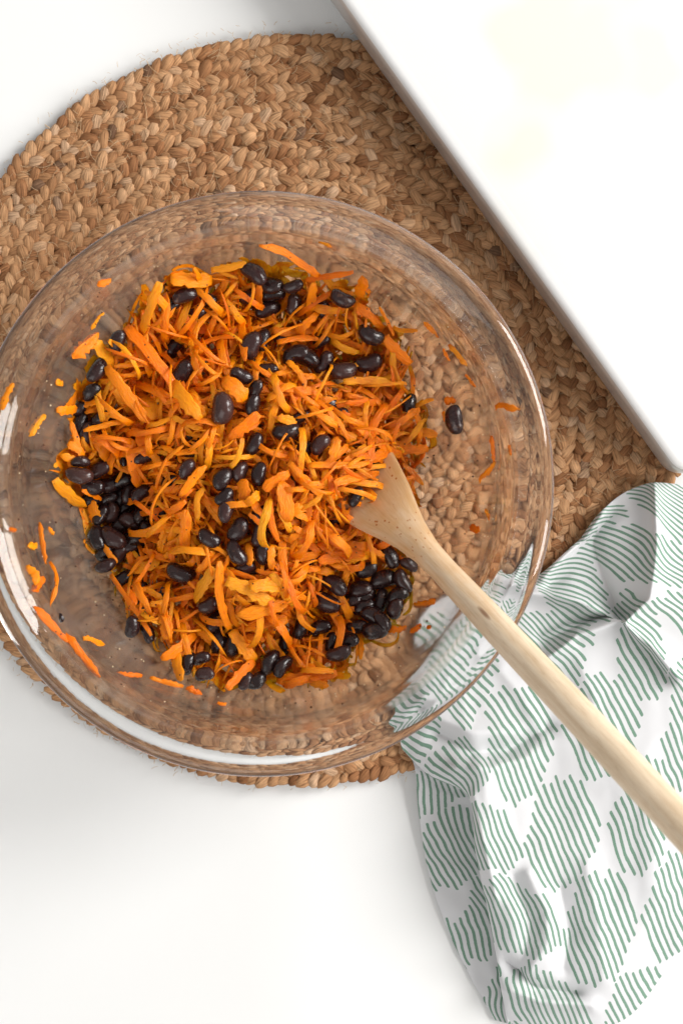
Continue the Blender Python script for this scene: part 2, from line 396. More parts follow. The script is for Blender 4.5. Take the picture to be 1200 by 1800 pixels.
# ------------------------------------------------------------------ braided mat
MAT_C = W(522, 714, 0.005); MAT_R = 0.2030; PITCH = 0.0098
def build_mat():
    root = bpy.data.objects.new('placemat', None); COL.objects.link(root)
    root.location = (MAT_C.x, MAT_C.y, 0)
    tag(root, 'round braided jute placemat lying on the white table under the bowl', 'placemat')
    # backing: buried strands as a low ribbed disc, its dark brown painting the gap shade
    V = [(0, 0, 0.0035)]; F = []; NR, NA = 48, 128
    for k in range(1, NR + 1):
        r_ = (MAT_R - PITCH * 1.15) * k / NR
        for j in range(NA):
            t_ = 2 * math.pi * j / NA
            V.append((r_ * math.cos(t_), r_ * math.sin(t_), 0.0032 if k < NR else 0.0005))
    for j in range(NA): F.append((0, 1 + j, 1 + (j + 1) % NA))
    for k in range(NR - 1):
        for j in range(NA):
            a = 1 + k * NA; F.append((a + j, a + NA + j, a + NA + (j + 1) % NA, a + (j + 1) % NA))
    mesh_obj('gap_disc', V, F, M_JUTE_GAP, root)
    # strand shapes, long axis x
    NRING, NS = 8, 8
    def leaf(seed):
        r_ = random.Random(seed); V = []; UV = []
        L = 0.0055 * r_.uniform(0.85, 1.15); Wd = 0.00285 * r_.uniform(0.85, 1.15); H = 0.0012 * r_.uniform(0.85, 1.15)
        sk = r_.uniform(-0.25, 0.25); cv = r_.uniform(-0.0009, 0.0009)
        for a in range(NRING):
            q = -1 + 2 * a / (NRING - 1)
            wq = max(0.16, (1 - abs(q) ** 2.6)) ** 0.55 * (1 + sk * q)
            zc = 0.0016 * (1 - abs(q) ** 2.6) - 0.0009 * q - 0.0006 * max(0, abs(q) - 0.6) / 0.4
            for j in range(NS):
                t_ = 2 * math.pi * j / NS
                cy, cz = math.cos(t_), math.sin(t_)
                cy = math.copysign(abs(cy) ** 0.8, cy); cz = math.copysign(abs(cz) ** 0.75, cz)
                w2 = 1 + r_.uniform(-0.06, 0.06)
                V.append((L * q, cv * (1 - q * q) + Wd * wq * cy * w2, zc + H * (0.55 + 0.45 * wq) * cz * (1 if cz > 0 else 0.7) * w2))
                UV.append((L * q, j / NS * 0.014 + (0.014 if j > NS / 2 else 0)))
        F = []
        for a in range(NRING - 1):
            for j in range(NS):
                F.append((a * NS + j, (a + 1) * NS + j, (a + 1) * NS + (j + 1) % NS, a * NS + (j + 1) % NS))
        F.append(tuple(range(NS))); F.append(tuple(reversed(range((NRING - 1) * NS, NRING * NS))))
        F = [tuple(reversed(f)) for f in F]
        return np.array(V), F, np.array(UV)
    leaves = [leaf(100 + k) for k in range(18)]
    metas = []
    for V_, F_, U_ in leaves:
        me = bpy.data.meshes.new('strand'); me.from_pydata(V_.tolist(), [], F_)
        finish_mesh(me, M_JUTE, U_, True, {'rnd': np.zeros(len(V_))}); metas.append(me)
    # walk the spiral
    pieces = []; th = 2.0
    step = 0.0052; kk = 0
    b_ = PITCH / (2 * math.pi)
    r2 = random.Random(5)
    while True:
        rr = b_ * th
        if rr + PITCH * 0.5 > MAT_R: break
        tang = th + math.pi / 2
        for side in (-1, 1):
            th2 = th + (0.5 * step / rr if side > 0 else 0)
            rl = b_ * th2 + side * PITCH * 0.245 + r2.uniform(-1, 1) * 0.0006
            yaw = th2 + math.pi / 2 + side * R(36 + r2.uniform(-15, 15))
            pieces.append((rl * math.cos(th2), rl * math.sin(th2), 0.0044 + r2.uniform(-0.0006, 0.0007), yaw,
                           r2.uniform(-0.22, 0.22), side * 0.10 + r2.uniform(-0.14, 0.14), r2.uniform(0.90, 1.14), r2.randrange(18), rr))
        th += step / rr
    # which strands show largest in the photo: outside bowl, tray and towel
    cand = []
    for n_, p in enumerate(pieces):
        u, v = PX((p[0] + MAT_C.x, p[1] + MAT_C.y, 0.006))
        if not (0 < u < 1200 and 0 < v < 1800): continue
        if (u - 457) ** 2 + (v - 850) ** 2 < 535 ** 2: continue
        if (u - 580) * 0.815 - (v - 0) * 0.58 > -8: continue
        if v > 830 and u > 700: continue
        if v > 700 and u < 300: continue
        cand.append((u * 0.6 + v, n_))
    cand.sort(); top = set(n_ for _, n_ in cand[:300])
    VS, FS, US, RS = [], [], [], []; base = 0
    for n_, p in enumerate(pieces):
        x, y, z, yaw, roll, pitch, s_, var, rr = p
        mtx = Matrix.Translation((x, y, z)) @ Matrix.Rotation(yaw, 4, 'Z') @ Matrix.Rotation(pitch, 4, 'Y') @ Matrix.Rotation(roll, 4, 'X') @ Matrix.Scale(s_, 4)
        if n_ in top:
            o = bpy.data.objects.new('strand', metas[var]); COL.objects.link(o); o.parent = root; o.matrix_local = mtx
        else:
            V_, F_, U_ = leaves[var]; A = np.array(mtx)
            VS.append(V_ @ A[:3, :3].T + A[:3, 3]); FS += [tuple(i + base for i in f) for f in F_]; base += len(V_)
            US.append(U_); RS.append(np.full(len(V_), r2.random()))
    o = mesh_obj('braid', np.concatenate(VS), FS, M_JUTE, root, np.concatenate(US), True, {'rnd': np.concatenate(RS)})
    o['kind'] = 'stuff'
    # sewing thread between the coils and loose fibres
    def hairs(name, specs, mat):
        V, F = [], []
        for pts, rad in specs:
            b0 = len(V); npt = len(pts)
            for a, p in enumerate(pts):
                tdir = (pts[min(a + 1, npt - 1)] - pts[max(a - 1, 0)]).normalized()
                s1 = tdir.cross(Vector((0, 0, 1)));  s1 = s1.normalized() if s1.length > 1e-6 else Vector((1, 0, 0))
                s2 = s1.cross(tdir)
                for j in range(3):
                    t_ = 2 * math.pi * j / 3
                    V.append(p + (s1 * math.cos(t_) + s2 * math.sin(t_)) * rad)
            for a in range(npt - 1):
                for j in range(3):
                    F.append((b0 + a * 3 + j, b0 + a * 3 + (j + 1) % 3, b0 + a * 3 + 3 + (j + 1) % 3, b0 + a * 3 + 3 + j))
        h = mesh_obj(name, V, F, mat, root); h['kind'] = 'stuff'; return h
    specs = []
    th = 9.0
    while b_ * th + PITCH < MAT_R:
        rr = b_ * th + PITCH * 0.5
        if r2.random() < 0.75:
            ln = r2.uniform(0.0022, 0.0042); sk = r2.uniform(-0.0015, 0.0015)
            e = Vector((math.cos(th), math.sin(th), 0)); tg = Vector((-e.y, e.x, 0))
            c = e * rr
            specs.append(([c - e * ln + Vector((0, 0, 0.0058)), c - tg * sk * 0.3 + Vector((0, 0, 0.0066)), c + e * ln + tg * sk + Vector((0, 0, 0.0056))], 0.00022))
        th += 0.0066 / rr * r2.uniform(0.8, 1.2)
    hairs('sewing_thread', specs, M_THREAD)
    specs = []
    for _ in range(5200):
        t_ = r2.uniform(0, 2 * math.pi); rr = MAT_R * math.sqrt(r2.uniform(0.05, 1.0)) * 1.0
        p = Vector((rr * math.cos(t_), rr * math.sin(t_), r2.uniform(0.0065, 0.0085)))
        a = r2.uniform(0, 2 * math.pi); ln = r2.uniform(0.003, 0.009); cv = r2.uniform(-1.2, 1.2); pts = []
        if rr > MAT_R * 0.95: ln *= 0.4; p.z = r2.uniform(0.003, 0.006)
        for k in range(5):
            pts.append(p.copy()); p = p + Vector((math.cos(a), math.sin(a), r2.uniform(-0.12, 0.12))) * ln / 4; a += cv / 4
        specs.append((pts, r2.uniform(0.00007, 0.00016)))
    hairs('loose_fibre', specs, M_THREAD)
build_mat()

# ------------------------------------------------------------------ glass bowl
RIM_Z = 0.108
AX = W(457, 850, RIM_Z)            # bowl axis
def crom(P, sub):
    P = [np.array(p, float) for p in P]; out = []
    for k in range(len(P) - 1):
        p0 = P[max(k - 1, 0)]; p1 = P[k]; p2 = P[k + 1]; p3 = P[min(k + 2, len(P) - 1)]
        for j in range(sub):
            t_ = j / sub
            out.append(0.5 * ((2 * p1) + (-p0 + p2) * t_ + (2 * p0 - 5 * p1 + 4 * p2 - p3) * t_ ** 2 + (-p0 + 3 * p1 - 3 * p2 + p3) * t_ ** 3))
    out.append(P[-1]); return out
OUT = [(0, 10.6), (30, 10.4), (52, 9.6), (58, 9.4), (64, 10.6), (75, 17), (88, 28), (100, 43), (110, 62), (116, 79), (119.3, 88.5), (122.0, 94.6), (126.3, 98.2),
       (130.4, 99.3), (133.5, 99.4), (136.3, 100.4), (137.7, 103.2), (136.8, 106.2), (134, 107.8), (131, 107.2), (127.6, 105.6), (124.0, 103.4), (120.8, 100.0), (118.2, 94.6), (115.5, 87.3), (112.5, 80.5)]
INN = [(112.5, 80.5), (105.5, 64), (96.5, 48), (85, 34.5), (73, 24.5), (61, 18.2), (46, 15.4), (23, 14.6), (0, 14.5)]
inn_r = np.array([p[0] for p in reversed(INN)] + [115.5, 118.2, 120.8, 124, 138]) / 1000
inn_z = np.array([p[1] for p in reversed(INN)] + [87.3, 94.6, 100, 103.4, 107]) / 1000
def bowl_z(r): return float(np.interp(r, inn_r, inn_z))
def build_bowl():
    po = crom(OUT, 5); pi_ = crom(INN, 6)
    prof = po + pi_[1:]; n_out = len(po)
    NA = 192; V = []; F = []; mi = []
    for (r_, z) in prof:
        r_ = max(r_, 0.02)
        for j in range(NA):
            t_ = 2 * math.pi * j / NA
            V.append((r_ / 1000 * math.cos(t_), r_ / 1000 * math.sin(t_), z / 1000))
    for k in range(len(prof) - 1):
        for j in range(NA):
            F.append((k * NA + j, k * NA + (j + 1) % NA, (k + 1) * NA + (j + 1) % NA, (k + 1) * NA + j)); mi.append(0 if k < n_out - 19 else 1)
    F.append(tuple(reversed(range(NA)))); mi.append(0)
    F.append(tuple(range((len(prof) - 1) * NA, len(prof) * NA))); mi.append(1)
    o = mesh_obj('mixing_bowl', V, F, M_GLASS)
    o.data.materials.append(M_GLASS_IN)
    o.data.polygons.foreach_set('material_index', mi)
    o.location = (AX.x, AX.y, 0)
    tag(o, 'large clear glass mixing bowl with thick rim holding carrots and beans', 'bowl')
build_bowl()

# ------------------------------------------------------------------ the heap
OUTLINE = [(300, 492), (350, 487), (400, 470), (440, 458), (480, 472), (520, 482), (560, 487), (615, 490), (645, 510), (655, 560), (690, 580), (715, 615), (712, 660),
           (735, 700), (758, 740), (758, 775), (742, 810), (738, 860), (735, 930), (735, 990), (725, 1015), (712, 1060), (690, 1105), (640, 1118), (620, 1180), (570, 1200),
           (500, 1195), (440, 1200), (400, 1205), (345, 1190), (320, 1160), (275, 1120), (235, 1105), (205, 1020), (172, 955), (155, 895), (112, 850), (118, 790), (140, 720),
           (160, 650), (195, 592), (235, 560), (255, 515)]
OA = np.array(OUTLINE, float)
LUMPS = [(608, 855, 50, .019), (655, 790, 36, .012), (430, 1050, 75, .010), (300, 690, 80, .008), (430, 640, 70, .006), (500, 880, 60, .007), (620, 700, 70, .007), (340, 900, 50, .006), (290, 1080, 45, .006),
         (215, 890, 55, -.008), (660, 1050, 50, -.004), (455, 960, 40, -.005), (470, 520, 50, -.003), (590, 920, 40, -.008)]
_GU, _GV = np.arange(-40, 1000, 5.0), np.arange(300, 1420, 5.0)
def _grid():
    UU, VV = np.meshgrid(_GU, _GV, indexing='ij')
    G = np.full(UU.shape, 0.0145); done = np.zeros(UU.shape, bool); z = 0.1075
    while z > 0.0146:
        s_ = MMPX * (CAM_H - z) / CAM_H
        r_ = np.hypot((UU - 600) * s_ - AX.x, (900 - VV) * s_ - AX.y)
        hit = (np.interp(r_, inn_r, inn_z) >= z) & ~done
        G[hit] = z; done |= hit; z -= 0.0005
    P = np.stack([UU, VV], -1); D = np.full(UU.shape, 1e9); ins = np.zeros(UU.shape, bool); n_ = len(OA)
    for k in range(n_):
        A = OA[k]; B = OA[(k + 1) % n_]; AB = B - A
        t_ = np.clip(((P - A) @ AB) / (AB @ AB), 0, 1)
        D = np.minimum(D, np.linalg.norm(A + AB * t_[..., None] - P, axis=-1))
        if A[1] != B[1]:
            c = ((A[1] > VV) != (B[1] > VV)) & (UU < (B[0] - A[0]) * (VV - A[1]) / (B[1] - A[1]) + A[0]); ins ^= c
    D = np.where(ins, D, -D)
    s_ = np.clip(D / 240, 0, 1); s_ = s_ * s_ * (3 - 2 * s_)
    Z = np.maximum(G + 0.009 * np.minimum(1, D / 22), 0.030 + 0.036 * s_ ** 0.8)
    Z = np.minimum(Z, G + 0.010 + 0.0009 * D)
    for (a, b, w_, h_) in LUMPS: Z += h_ * np.exp(-((UU - a) ** 2 + (VV - b) ** 2) / (w_ * w_))
    return G, D, np.where(D > 0, Z, G)
_G, _D, _Z = _grid()
def _look(A, u, v):
    x = min(max((u + 40) / 5.0, 0), len(_GU) - 1.001); y = min(max((v - 300) / 5.0, 0), len(_GV) - 1.001)
    i, j = int(x), int(y); fx, fy = x - i, y - j
    return float((A[i, j] * (1 - fy) + A[i, j + 1] * fy) * (1 - fx) + (A[i + 1, j] * (1 - fy) + A[i + 1, j + 1] * fy) * fx)
def zglass(u, v): return _look(_G, u, v)
def zheap(u, v): return _look(_Z, u, v)
def edge_d(u, v): return _look(_D, u, v)

def ribbon(L, Wd, T, bend, curl, twist, seed, nseg=12, taper=0.6, rag=0.17, limp=1.0):
    """a carrot shred: strip along x, bent in its plane, curled out of it"""
    r_ = random.Random(seed); n_ = nseg
    wav, wav2 = r_.uniform(-3.2, 3.2), r_.uniform(-2.4, 2.4); wf, wf2 = r_.uniform(4, 9), r_.uniform(4, 9); wp, wp2 = r_.uniform(0, 6), r_.uniform(0, 6)
    if Wd > 0.0042: wav *= 0.35; wav2 *= 0.5
    wav *= limp * 0.62; wav2 *= limp * 0.7
    P = [np.zeros(3)]; yaw = -bend / 2; pit = -curl / 2; D = []
    for k in range(n_ + 1):
        d = np.array([math.cos(yaw) * math.cos(pit), math.sin(yaw), math.sin(pit) * math.cos(yaw)]); D.append(d)
        if k < n_: P.append(P[-1] + d * L / n_)
        yaw += bend / n_ + wav * math.cos(wf * k / n_ + wp) / n_; pit += curl / n_ + wav2 * math.cos(wf2 * k / n_ + wp2) / n_
    P = np.array(P); P -= (P[0] + P[-1]) / 2 if curl < 2.5 else P.mean(0)
    V = []; UV = []
    e0 = r_.uniform(0.15, 0.8); e1 = r_.uniform(0.1, 0.7); NSC = 8
    for k in range(n_ + 1):
        q = k / n_
        w_ = Wd * (1 - (1 - e0) * max(0, 1 - q / 0.22) ** 1.6 * taper * 1.4) * (1 - (1 - e1) * max(0, 1 - (1 - q) / 0.25) ** 1.6 * taper * 1.6)
        w_ *= 1 + r_.uniform(-rag, rag)
        t_ = T * (1 + r_.uniform(-0.2, 0.2)) * (0.55 + 0.45 * min(1, min(q, 1 - q) / 0.12))
        d = D[k]; up = np.array([0, 0, 1.0]); side = np.cross(up, d); side /= max(1e-9, np.linalg.norm(side)); up2 = np.cross(d, side)
        a = twist * (q - 0.5); ca, sa = math.cos(a), math.sin(a)
        S = side * ca + up2 * sa; U = -side * sa + up2 * ca
        jit = r_.uniform(-0.08, 0.08) * Wd
        for (cy, cz) in ((-1, -.6), (-1, .6), (-.88, 1), (.88, 1), (1, .6), (1, -.6), (.88, -1), (-.88, -1)):
            V.append(P[k] + S * (cy * w_ / 2 + jit) + U * (cz * t_ / 2))
            UV.append((q * L, cy * w_ / 2 + (0.02 if cz < 0 else 0)))
    F = []
    for k in range(n_):
        for j in range(NSC):
            F.append((k * NSC + j, k * NSC + (j + 1) % NSC, (k + 1) * NSC + (j + 1) % NSC, (k + 1) * NSC + j))
    F.append(tuple(reversed(range(NSC)))); F.append(tuple(range(n_ * NSC, (n_ + 1) * NSC)))
    F = [tuple(reversed(f)) for f in F]
    return np.array(V), F, np.array(UV)

# black beans: (u, v, long axis angle in the photo, length px, lift mm)
BEANS = [(208, 600, 70, 44, 2), (325, 521, 20, 46, 3), (302, 538, 40, 40, 1), (306, 612, 60, 44, 2), (170, 650, 60, 50, 3), (162, 690, 40, 38, 2), (184, 738, 8, 50, 5),
    (137, 718, 30, 34, 0), (142, 745, 70, 40, 0), (155, 760, 80, 42, 0), (142, 812, 0, 34, 2), (320, 653, 55, 48, 5), (220, 800, 75, 44, 0), (255, 803, 20, 44, 0),
    (446, 482, -38, 54, 4), (476, 500, -10, 44, 2), (480, 517, 10, 46, 2), (515, 503, 20, 40, 4), (516, 534, 80, 42, 4), (471, 544, 22, 50, 4), (435, 519, 15, 42, 1),
    (366, 524, -20, 36, 2), (344, 553, 30, 42, 2), (443, 607, 70, 50, 3), (462, 598, 70, 44, 2), (500, 592, 5, 40, 0), (520, 624, 20, 50, 3), (602, 524, -28, 48, 5),
    (563, 541, -55, 46, 1), (652, 588, -28, 54, 4), (565, 600, 30, 34, 2), (540, 631, -20, 48, 3), (603, 650, 8, 52, 6), (647, 637, 18, 50, 6), (569, 637, 60, 46, 3),
    (720, 712, 80, 40, 4), (575, 710, 10, 40, -2), (596, 728, 20, 36, 0), (563, 782, 45, 44, 5), (604, 797, 30, 44, -3), (655, 806, 40, 40, -3), (424, 660, -25, 48, 2),
    (389, 718, 84, 60, 7), (449, 686, 60, 42, 2), (445, 712, 75, 42, 4), (446, 780, 60, 46, 3), (503, 757, 12, 50, 3), (527, 736, 40, 44, 0), (470, 650, 0, 44, -2),
    (329, 825, 60, 44, 5), (140, 834, -8, 50, 4), (176, 826, 30, 42, 4), (163, 853, -15, 44, 5), (192, 850, 10, 46, 2), (190, 878, 30, 40, 3), (212, 874, 60, 42, 1),
    (196, 901, 75, 42, 4), (248, 868, 35, 42, 6), (222, 893, 40, 46, 0), (199, 944, -33, 54, 5), (172, 945, -70, 48, 4), (236, 945, 10, 46, 3), (231, 918, -25, 46, 2),
    (186, 993, 25, 42, 4), (208, 975, 50, 44, -1), (250, 974, 20, 44, -1), (240, 1000, 60, 44, -3), (318, 1006, -22, 52, 5), (282, 900, 50, 44, -3), (270, 935, 80, 44, -3),
    (392, 842, 55, 44, 4), (394, 873, 40, 42, 4), (399, 897, 70, 44, 5), (423, 830, 70, 40, 1), (456, 833, 78, 46, 3), (368, 946, -30, 46, 4), (418, 930, 55, 46, 3),
    (417, 972, -55, 48, 4), (455, 940, 75, 44, 4), (463, 972, 85, 46, 3), (456, 902, 50, 46, -3), (534, 926, 80, 46, -1), (625, 873, 60, 42, 4), (588, 908, 70, 46, -2),
    (592, 945, 20, 46, -3), (548, 985, 60, 44, -3), (685, 980, -60, 42, 5), (718, 993, -30, 38, 2), (643, 1001, 15, 42, 1), (214, 1017, 35, 38, 2), (247, 1042, 70, 46, 0),
    (283, 1044, 60, 44, -2), (232, 1102, 80, 42, 3), (259, 1113, -65, 38, 2), (367, 1063, 35, 44, 4), (382, 1092, 40, 46, 0), (383, 1126, 80, 50, 4), (409, 1131, 68, 50, 6),
    (332, 1166, 65, 42, 4), (354, 1158, 20, 36, 3), (360, 1186, 10, 38, 5), (475, 1164, 60, 52, 5), (497, 1172, 55, 46, 4), (432, 1197, 60, 34, 3), (450, 1196, 35, 42, 4),
    (500, 1132, 80, 44, 2), (526, 1106, 75, 42, 3), (562, 1105, 20, 44, 4), (587, 1029, -35, 52, 5), (574, 1058, -22, 52, 6), (595, 1148, 20, 44, 4), (611, 1127, 10, 42, 3),
    (581, 1128, 80, 36, 3), (634, 1036, 8, 42, 3), (619, 1056, 20, 38, 3), (675, 1020, 14, 52, 6), (708, 1021, -62, 46, 5), (699, 1048, 30, 44, 4), (695, 1070, 70, 44, 3),
    (640, 1068, 15, 46, 4), (655, 1084, -35, 46, 5), (671, 1092, -50, 42, 4), (659, 1106, 8, 54, 5), (627, 1101, 5, 40, 3), (645, 1048, 50, 44, 2), (670, 1055, 80, 44, 2),
    (430, 1000, 20, 44, -3), (350, 780, 40, 46, -3), (215, 845, 20, 46, 1), (228, 868, 70, 44, 1), (178, 905, 60, 44, 1), (212, 925, 40, 46, 2), (250, 905, 60, 46, 0), (222, 962, 10, 46, 1), (160, 880, 20, 42, 0), (255, 938, 80, 44, 0), (182, 968, 60, 42, 1), (300, 850, 70, 46, -3), (530, 790, 20, 44, -3)]

# carrot strips one can pick out in the photo: (u1, v1, u2, v2, width px, lift mm, curl)
STRIPS = [(188, 643, 270, 744, 19, 9, .3), (222, 573, 312, 684, 20, 7, .4), (304, 672, 356, 736, 24, 9, 1.2), (282, 497, 250, 588, 16, 7, .5), (147, 757, 238, 735, 9, 10, .3),
    (198, 642, 280, 643, 9, 6, .2), (241, 612, 243, 668, 9, 6, .2), (232, 671, 302, 700, 15, 7, .5), (250, 698, 274, 738, 26, 7, .6), (238, 740, 262, 800, 20, 6, .4),
    (160, 762, 195, 815, 20, 5, .8), (226, 770, 244, 858, 22, 8, .3), (98, 842, 152, 890, 19, 5, .3), (145, 862, 180, 878, 9, 7, .3), (160, 880, 172, 925, 20, 4, .3),
    (218, 770, 202, 800, 14, 7, .6), (180, 800, 232, 830, 14, 6, .3), (262, 790, 300, 845, 13, 3, .2), (330, 695, 358, 734, 22, 7, .8), (392, 668, 432, 704, 26, 8, 1.4),
    (456, 728, 402, 772, 19, 9, .5), (428, 770, 405, 822, 9, 9, .6), (520, 676, 470, 706, 12, 6, 1.5), (480, 676, 560, 690, 14, 6, .4), (488, 733, 520, 746, 15, 8, .2),
    (505, 634, 538, 684, 10, 8, .3), (452, 436, 565, 482, 13, 12, .25), (535, 494, 622, 478, 10, 8, .4), (300, 490, 372, 494, 22, 4, .4), (372, 478, 432, 458, 12, 6, .4),
    (434, 556, 446, 594, 12, 8, .3), (424, 552, 430, 636, 13, 8, .3), (478, 582, 565, 576, 16, 7, .2), (488, 606, 562, 592, 11, 7, .7), (552, 496, 545, 566, 14, 8, .3),
    (318, 592, 418, 562, 16, 6, .3), (325, 575, 420, 592, 16, 4, .3), (340, 605, 420, 600, 8, 7, .2), (642, 488, 630, 524, 18, 6, .3), (625, 545, 650, 552, 20, 4, .3), (545, 572, 600, 585, 20, 5, .3),
    (580, 602, 650, 618, 19, 6, .4), (690, 572, 734, 583, 7, 5, .4), (676, 592, 722, 640, 18, 3, .3), (690, 620, 706, 692, 11, 4, .2), (668, 540, 690, 590, 6, 6, .3), (604, 664, 694, 684, 13, 9, .5),
    (608, 708, 668, 708, 13, 9, .6), (610, 692, 690, 705, 10, 7, .8), (574, 720, 614, 775, 8, 8, .7), (592, 768, 582, 806, 17, 8, .2), (542, 826, 648, 806, 13, 7, .3), (540, 852, 664, 830, 15, 8, .3),
    (708, 745, 762, 700, 8, 6, .2), (712, 762, 768, 766, 14, 4, .3), (700, 790, 752, 792, 16, 3, .3), (705, 815, 745, 850, 9, 4, .3), (700, 850, 732, 838, 8, 14, .3),
    (600, 852, 638, 890, 8, 8, 2.6), (318, 872, 362, 818, 15, 8, .2), (428, 842, 432, 892, 23, 8, .4), (432, 885, 456, 868, 14, 9, 2.8), (464, 862, 508, 830, 17, 8, .2), (508, 812, 560, 872, 11, 9, .3),
    (545, 868, 548, 942, 10, 9, .3), (472, 878, 492, 952, 12, 6, .3), (496, 846, 504, 918, 26, 6, .4), (328, 896, 324, 965, 18, 8, .4), (348, 1004, 374, 968, 13, 8, .2), (402, 976, 385, 1014, 7, 8, .3),
    (434, 955, 440, 995, 13, 6, .3), (476, 958, 481, 1002, 12, 7, .4), (438, 902, 462, 926, 9, 8, .2), (392, 985, 399, 1106, 14, 12, .25), (342, 1056, 378, 998, 19, 8, .3),
    (198, 1008, 266, 1118, 9, 7, .2), (218, 1028, 240, 1064, 15, 6, .3), (288, 1074, 296, 1124, 21, 8, .3), (284, 1158, 345, 1112, 18, 8, .9), (308, 1138, 320, 1196, 18, 8, .15), (262, 1062, 305, 1060, 11, 7, .3),
    (345, 1100, 374, 1136, 12, 8, .8), (398, 1210, 448, 1162, 15, 8, .15), (486, 1196, 592, 1182, 20, 4, .2), (545, 1198, 578, 1206, 14, 3, .2), (532, 1160, 578, 1132, 15, 5, .3), (508, 1118, 516, 1158, 11, 5, .5),
    (468, 1016, 545, 1056, 11, 6, .2), (400, 1018, 475, 1058, 22, 8, .4), (418, 1082, 505, 1060, 22, 9, .4), (430, 1106, 505, 1088, 20, 9, .4), (408, 1108, 446, 1164, 20, 8, .4), (478, 1008, 516, 1064, 16, 8, .4),
    (440, 1030, 500, 1030, 20, 9, .5), (430, 1128, 470, 1120, 18, 9, .4), (340, 470, 355, 500, 9, 6, .3), (182, 957, 206, 990, 11, 8, .15), (225, 972, 236, 992, 12, 5, .2), (250, 965, 300, 985, 12, 7, .3),
    (232, 1000, 285, 985, 16, 7, .7), (290, 930, 282, 970, 14, 7, .7), (290, 900, 330, 880, 12, 6, 1.6), (300, 960, 305, 1000, 10, 9, .3), (270, 880, 292, 900, 9, 7, 2.2), (592, 1078, 640, 1060, 9, 8, 1.0),
    (600, 1090, 622, 1108, 20, 6, .6), (570, 1120, 600, 1090, 8, 8, .5), (628, 1108, 632, 1160, 12, 3, .4), (610, 1000, 600, 1040, 12, 6, .3), (640, 1018, 690, 1018, 9, 4, .2), (560, 985, 640, 970, 22, 5, .4),
    (605, 985, 650, 975, 16, 5, .3), (702, 975, 704, 998, 6, 5, .2), (640, 960, 700, 990, 10, 4, .5), (120, 780, 150, 800, 14, 5, .3), (108, 800, 150, 815, 13, 4, .3), (125, 740, 140, 790, 9, 5, .2), (120, 812, 140, 830, 9, 3, .3),
    (100, 722, 135, 722, 16, 2, .8), (165, 600, 200, 640, 20, 1, .2), (410, 505, 460, 540, 9, 9, 2.4), (455, 500, 462, 540, 12, 8, 1.2), (180, 700, 140, 712, 16, 1, .2), (195, 668, 178, 722, 9, 8, .2), (205, 690, 175, 725, 10, 8, .2),
    (596, 908, 655, 884, 11, 5, .4), (588, 850, 668, 832, 15, 6, .3), (604, 880, 650, 905, 8, 5, .8), (640, 806, 698, 788, 13, 4, .4), (606, 930, 655, 944, 10, 5, .5), (576, 886, 642, 915, 9, 4, .4), (612, 800, 690, 812, 12, 5, .5), (600, 820, 660, 855, 9, 6, 1.0), (660, 770, 705, 800, 14, 5, .7)]
# crumbs and strays stuck to the glass: (u1, v1, u2, v2, width, where)
STRAYS = [(170, 503, 197, 489, 10, 'pale carrot shred stuck on the upper left glass wall'), (160, 580, 185, 550, 7, 'thin carrot shred on the glass just above the large loose carrot flake'),
    (128, 632, 174, 584, 24, 'large loose carrot flake on the glass at upper left of the heap'), (53, 768, 79, 728, 17, 'broad carrot scrap on the left glass wall'), (3, 722, 21, 672, 12, 'carrot shred at the far left glass edge'),
    (99, 672, 111, 671, 10, 'small carrot crumb above the broad scrap on the left glass'), (17, 926, 27, 936, 10, 'round carrot crumb low on the left glass'), (46, 992, 62, 1032, 14, 'short wide carrot shred crossing another at the lower left'),
    (57, 1036, 76, 1018, 14, 'stubby carrot piece beside the crossing shreds at lower left'), (70, 918, 82, 992, 11, 'long upright carrot shred on the lower left glass'), (80, 985, 96, 1070, 7, 'thin tail of carrot hanging below the upright shred'),
    (48, 962, 66, 954, 11, 'small carrot flake beside the upright shred'), (88, 925, 94, 941, 7, 'tiny carrot sliver right of the upright shred'), (60, 1064, 122, 1132, 12, 'long carrot shred slanting along the lower left glass'),
    (114, 1114, 178, 1190, 12, 'long ragged carrot shred continuing the slanting one downwards'), (146, 1124, 185, 1132, 9, 'curved carrot sliver near the slanting shreds'), (206, 1177, 248, 1194, 7, 'thin carrot sliver below the heap on the glass'),
    (264, 1192, 322, 1206, 11, 'flat straight carrot strip lying below the heap'), (325, 1213, 356, 1219, 10, 'ragged carrot crumb at the end of the flat strip'), (381, 1234, 399, 1236, 7, 'lone small carrot crumb lowest below the heap'),
    (747, 563, 767, 596, 8, 'thin carrot sliver on the upper right glass'), (788, 606, 821, 642, 10, 'wider carrot shred on the right glass above the lone bean'), (778, 612, 790, 634, 5, 'fine carrot thread beside the wider right shred'),
    (817, 662, 837, 677, 5, 'short carrot thread right of the lone bean'), (867, 722, 913, 716, 10, 'wavy carrot strip on the right glass near the rim'), (862, 766, 868, 812, 9, 'upper half of the long curved carrot thread at right'),
    (868, 808, 848, 853, 8, 'lower half of the long curved carrot thread at right'), (895, 782, 896, 801, 6, 'tiny upright carrot sliver near the right rim'), (824, 928, 844, 934, 11, 'carrot crumb right of the spoon neck'),
    (854, 894, 857, 916, 5, 'tiny carrot sliver above the crumb right of the spoon'), (724, 1066, 769, 1051, 14, 'thick carrot stub below the spoon neck on the glass'), (686, 1106, 713, 1103, 12, 'carrot stub touching the bean clump below the spoon'),
    (719, 1106, 741, 1100, 9, 'small carrot stub next to the thick one below the spoon'), (750, 1102, 757, 1102, 6, 'tiny carrot crumb below the spoon neck'), (559, 427, 584, 432, 6, 'thin carrot sliver near the top inside the rim'),
    (785, 712, 799, 704, 11, 'orange carrot crumb at the upper end of the lone bean'), (780, 722, 783, 742, 6, 'narrow carrot crumb left of the lone bean')]

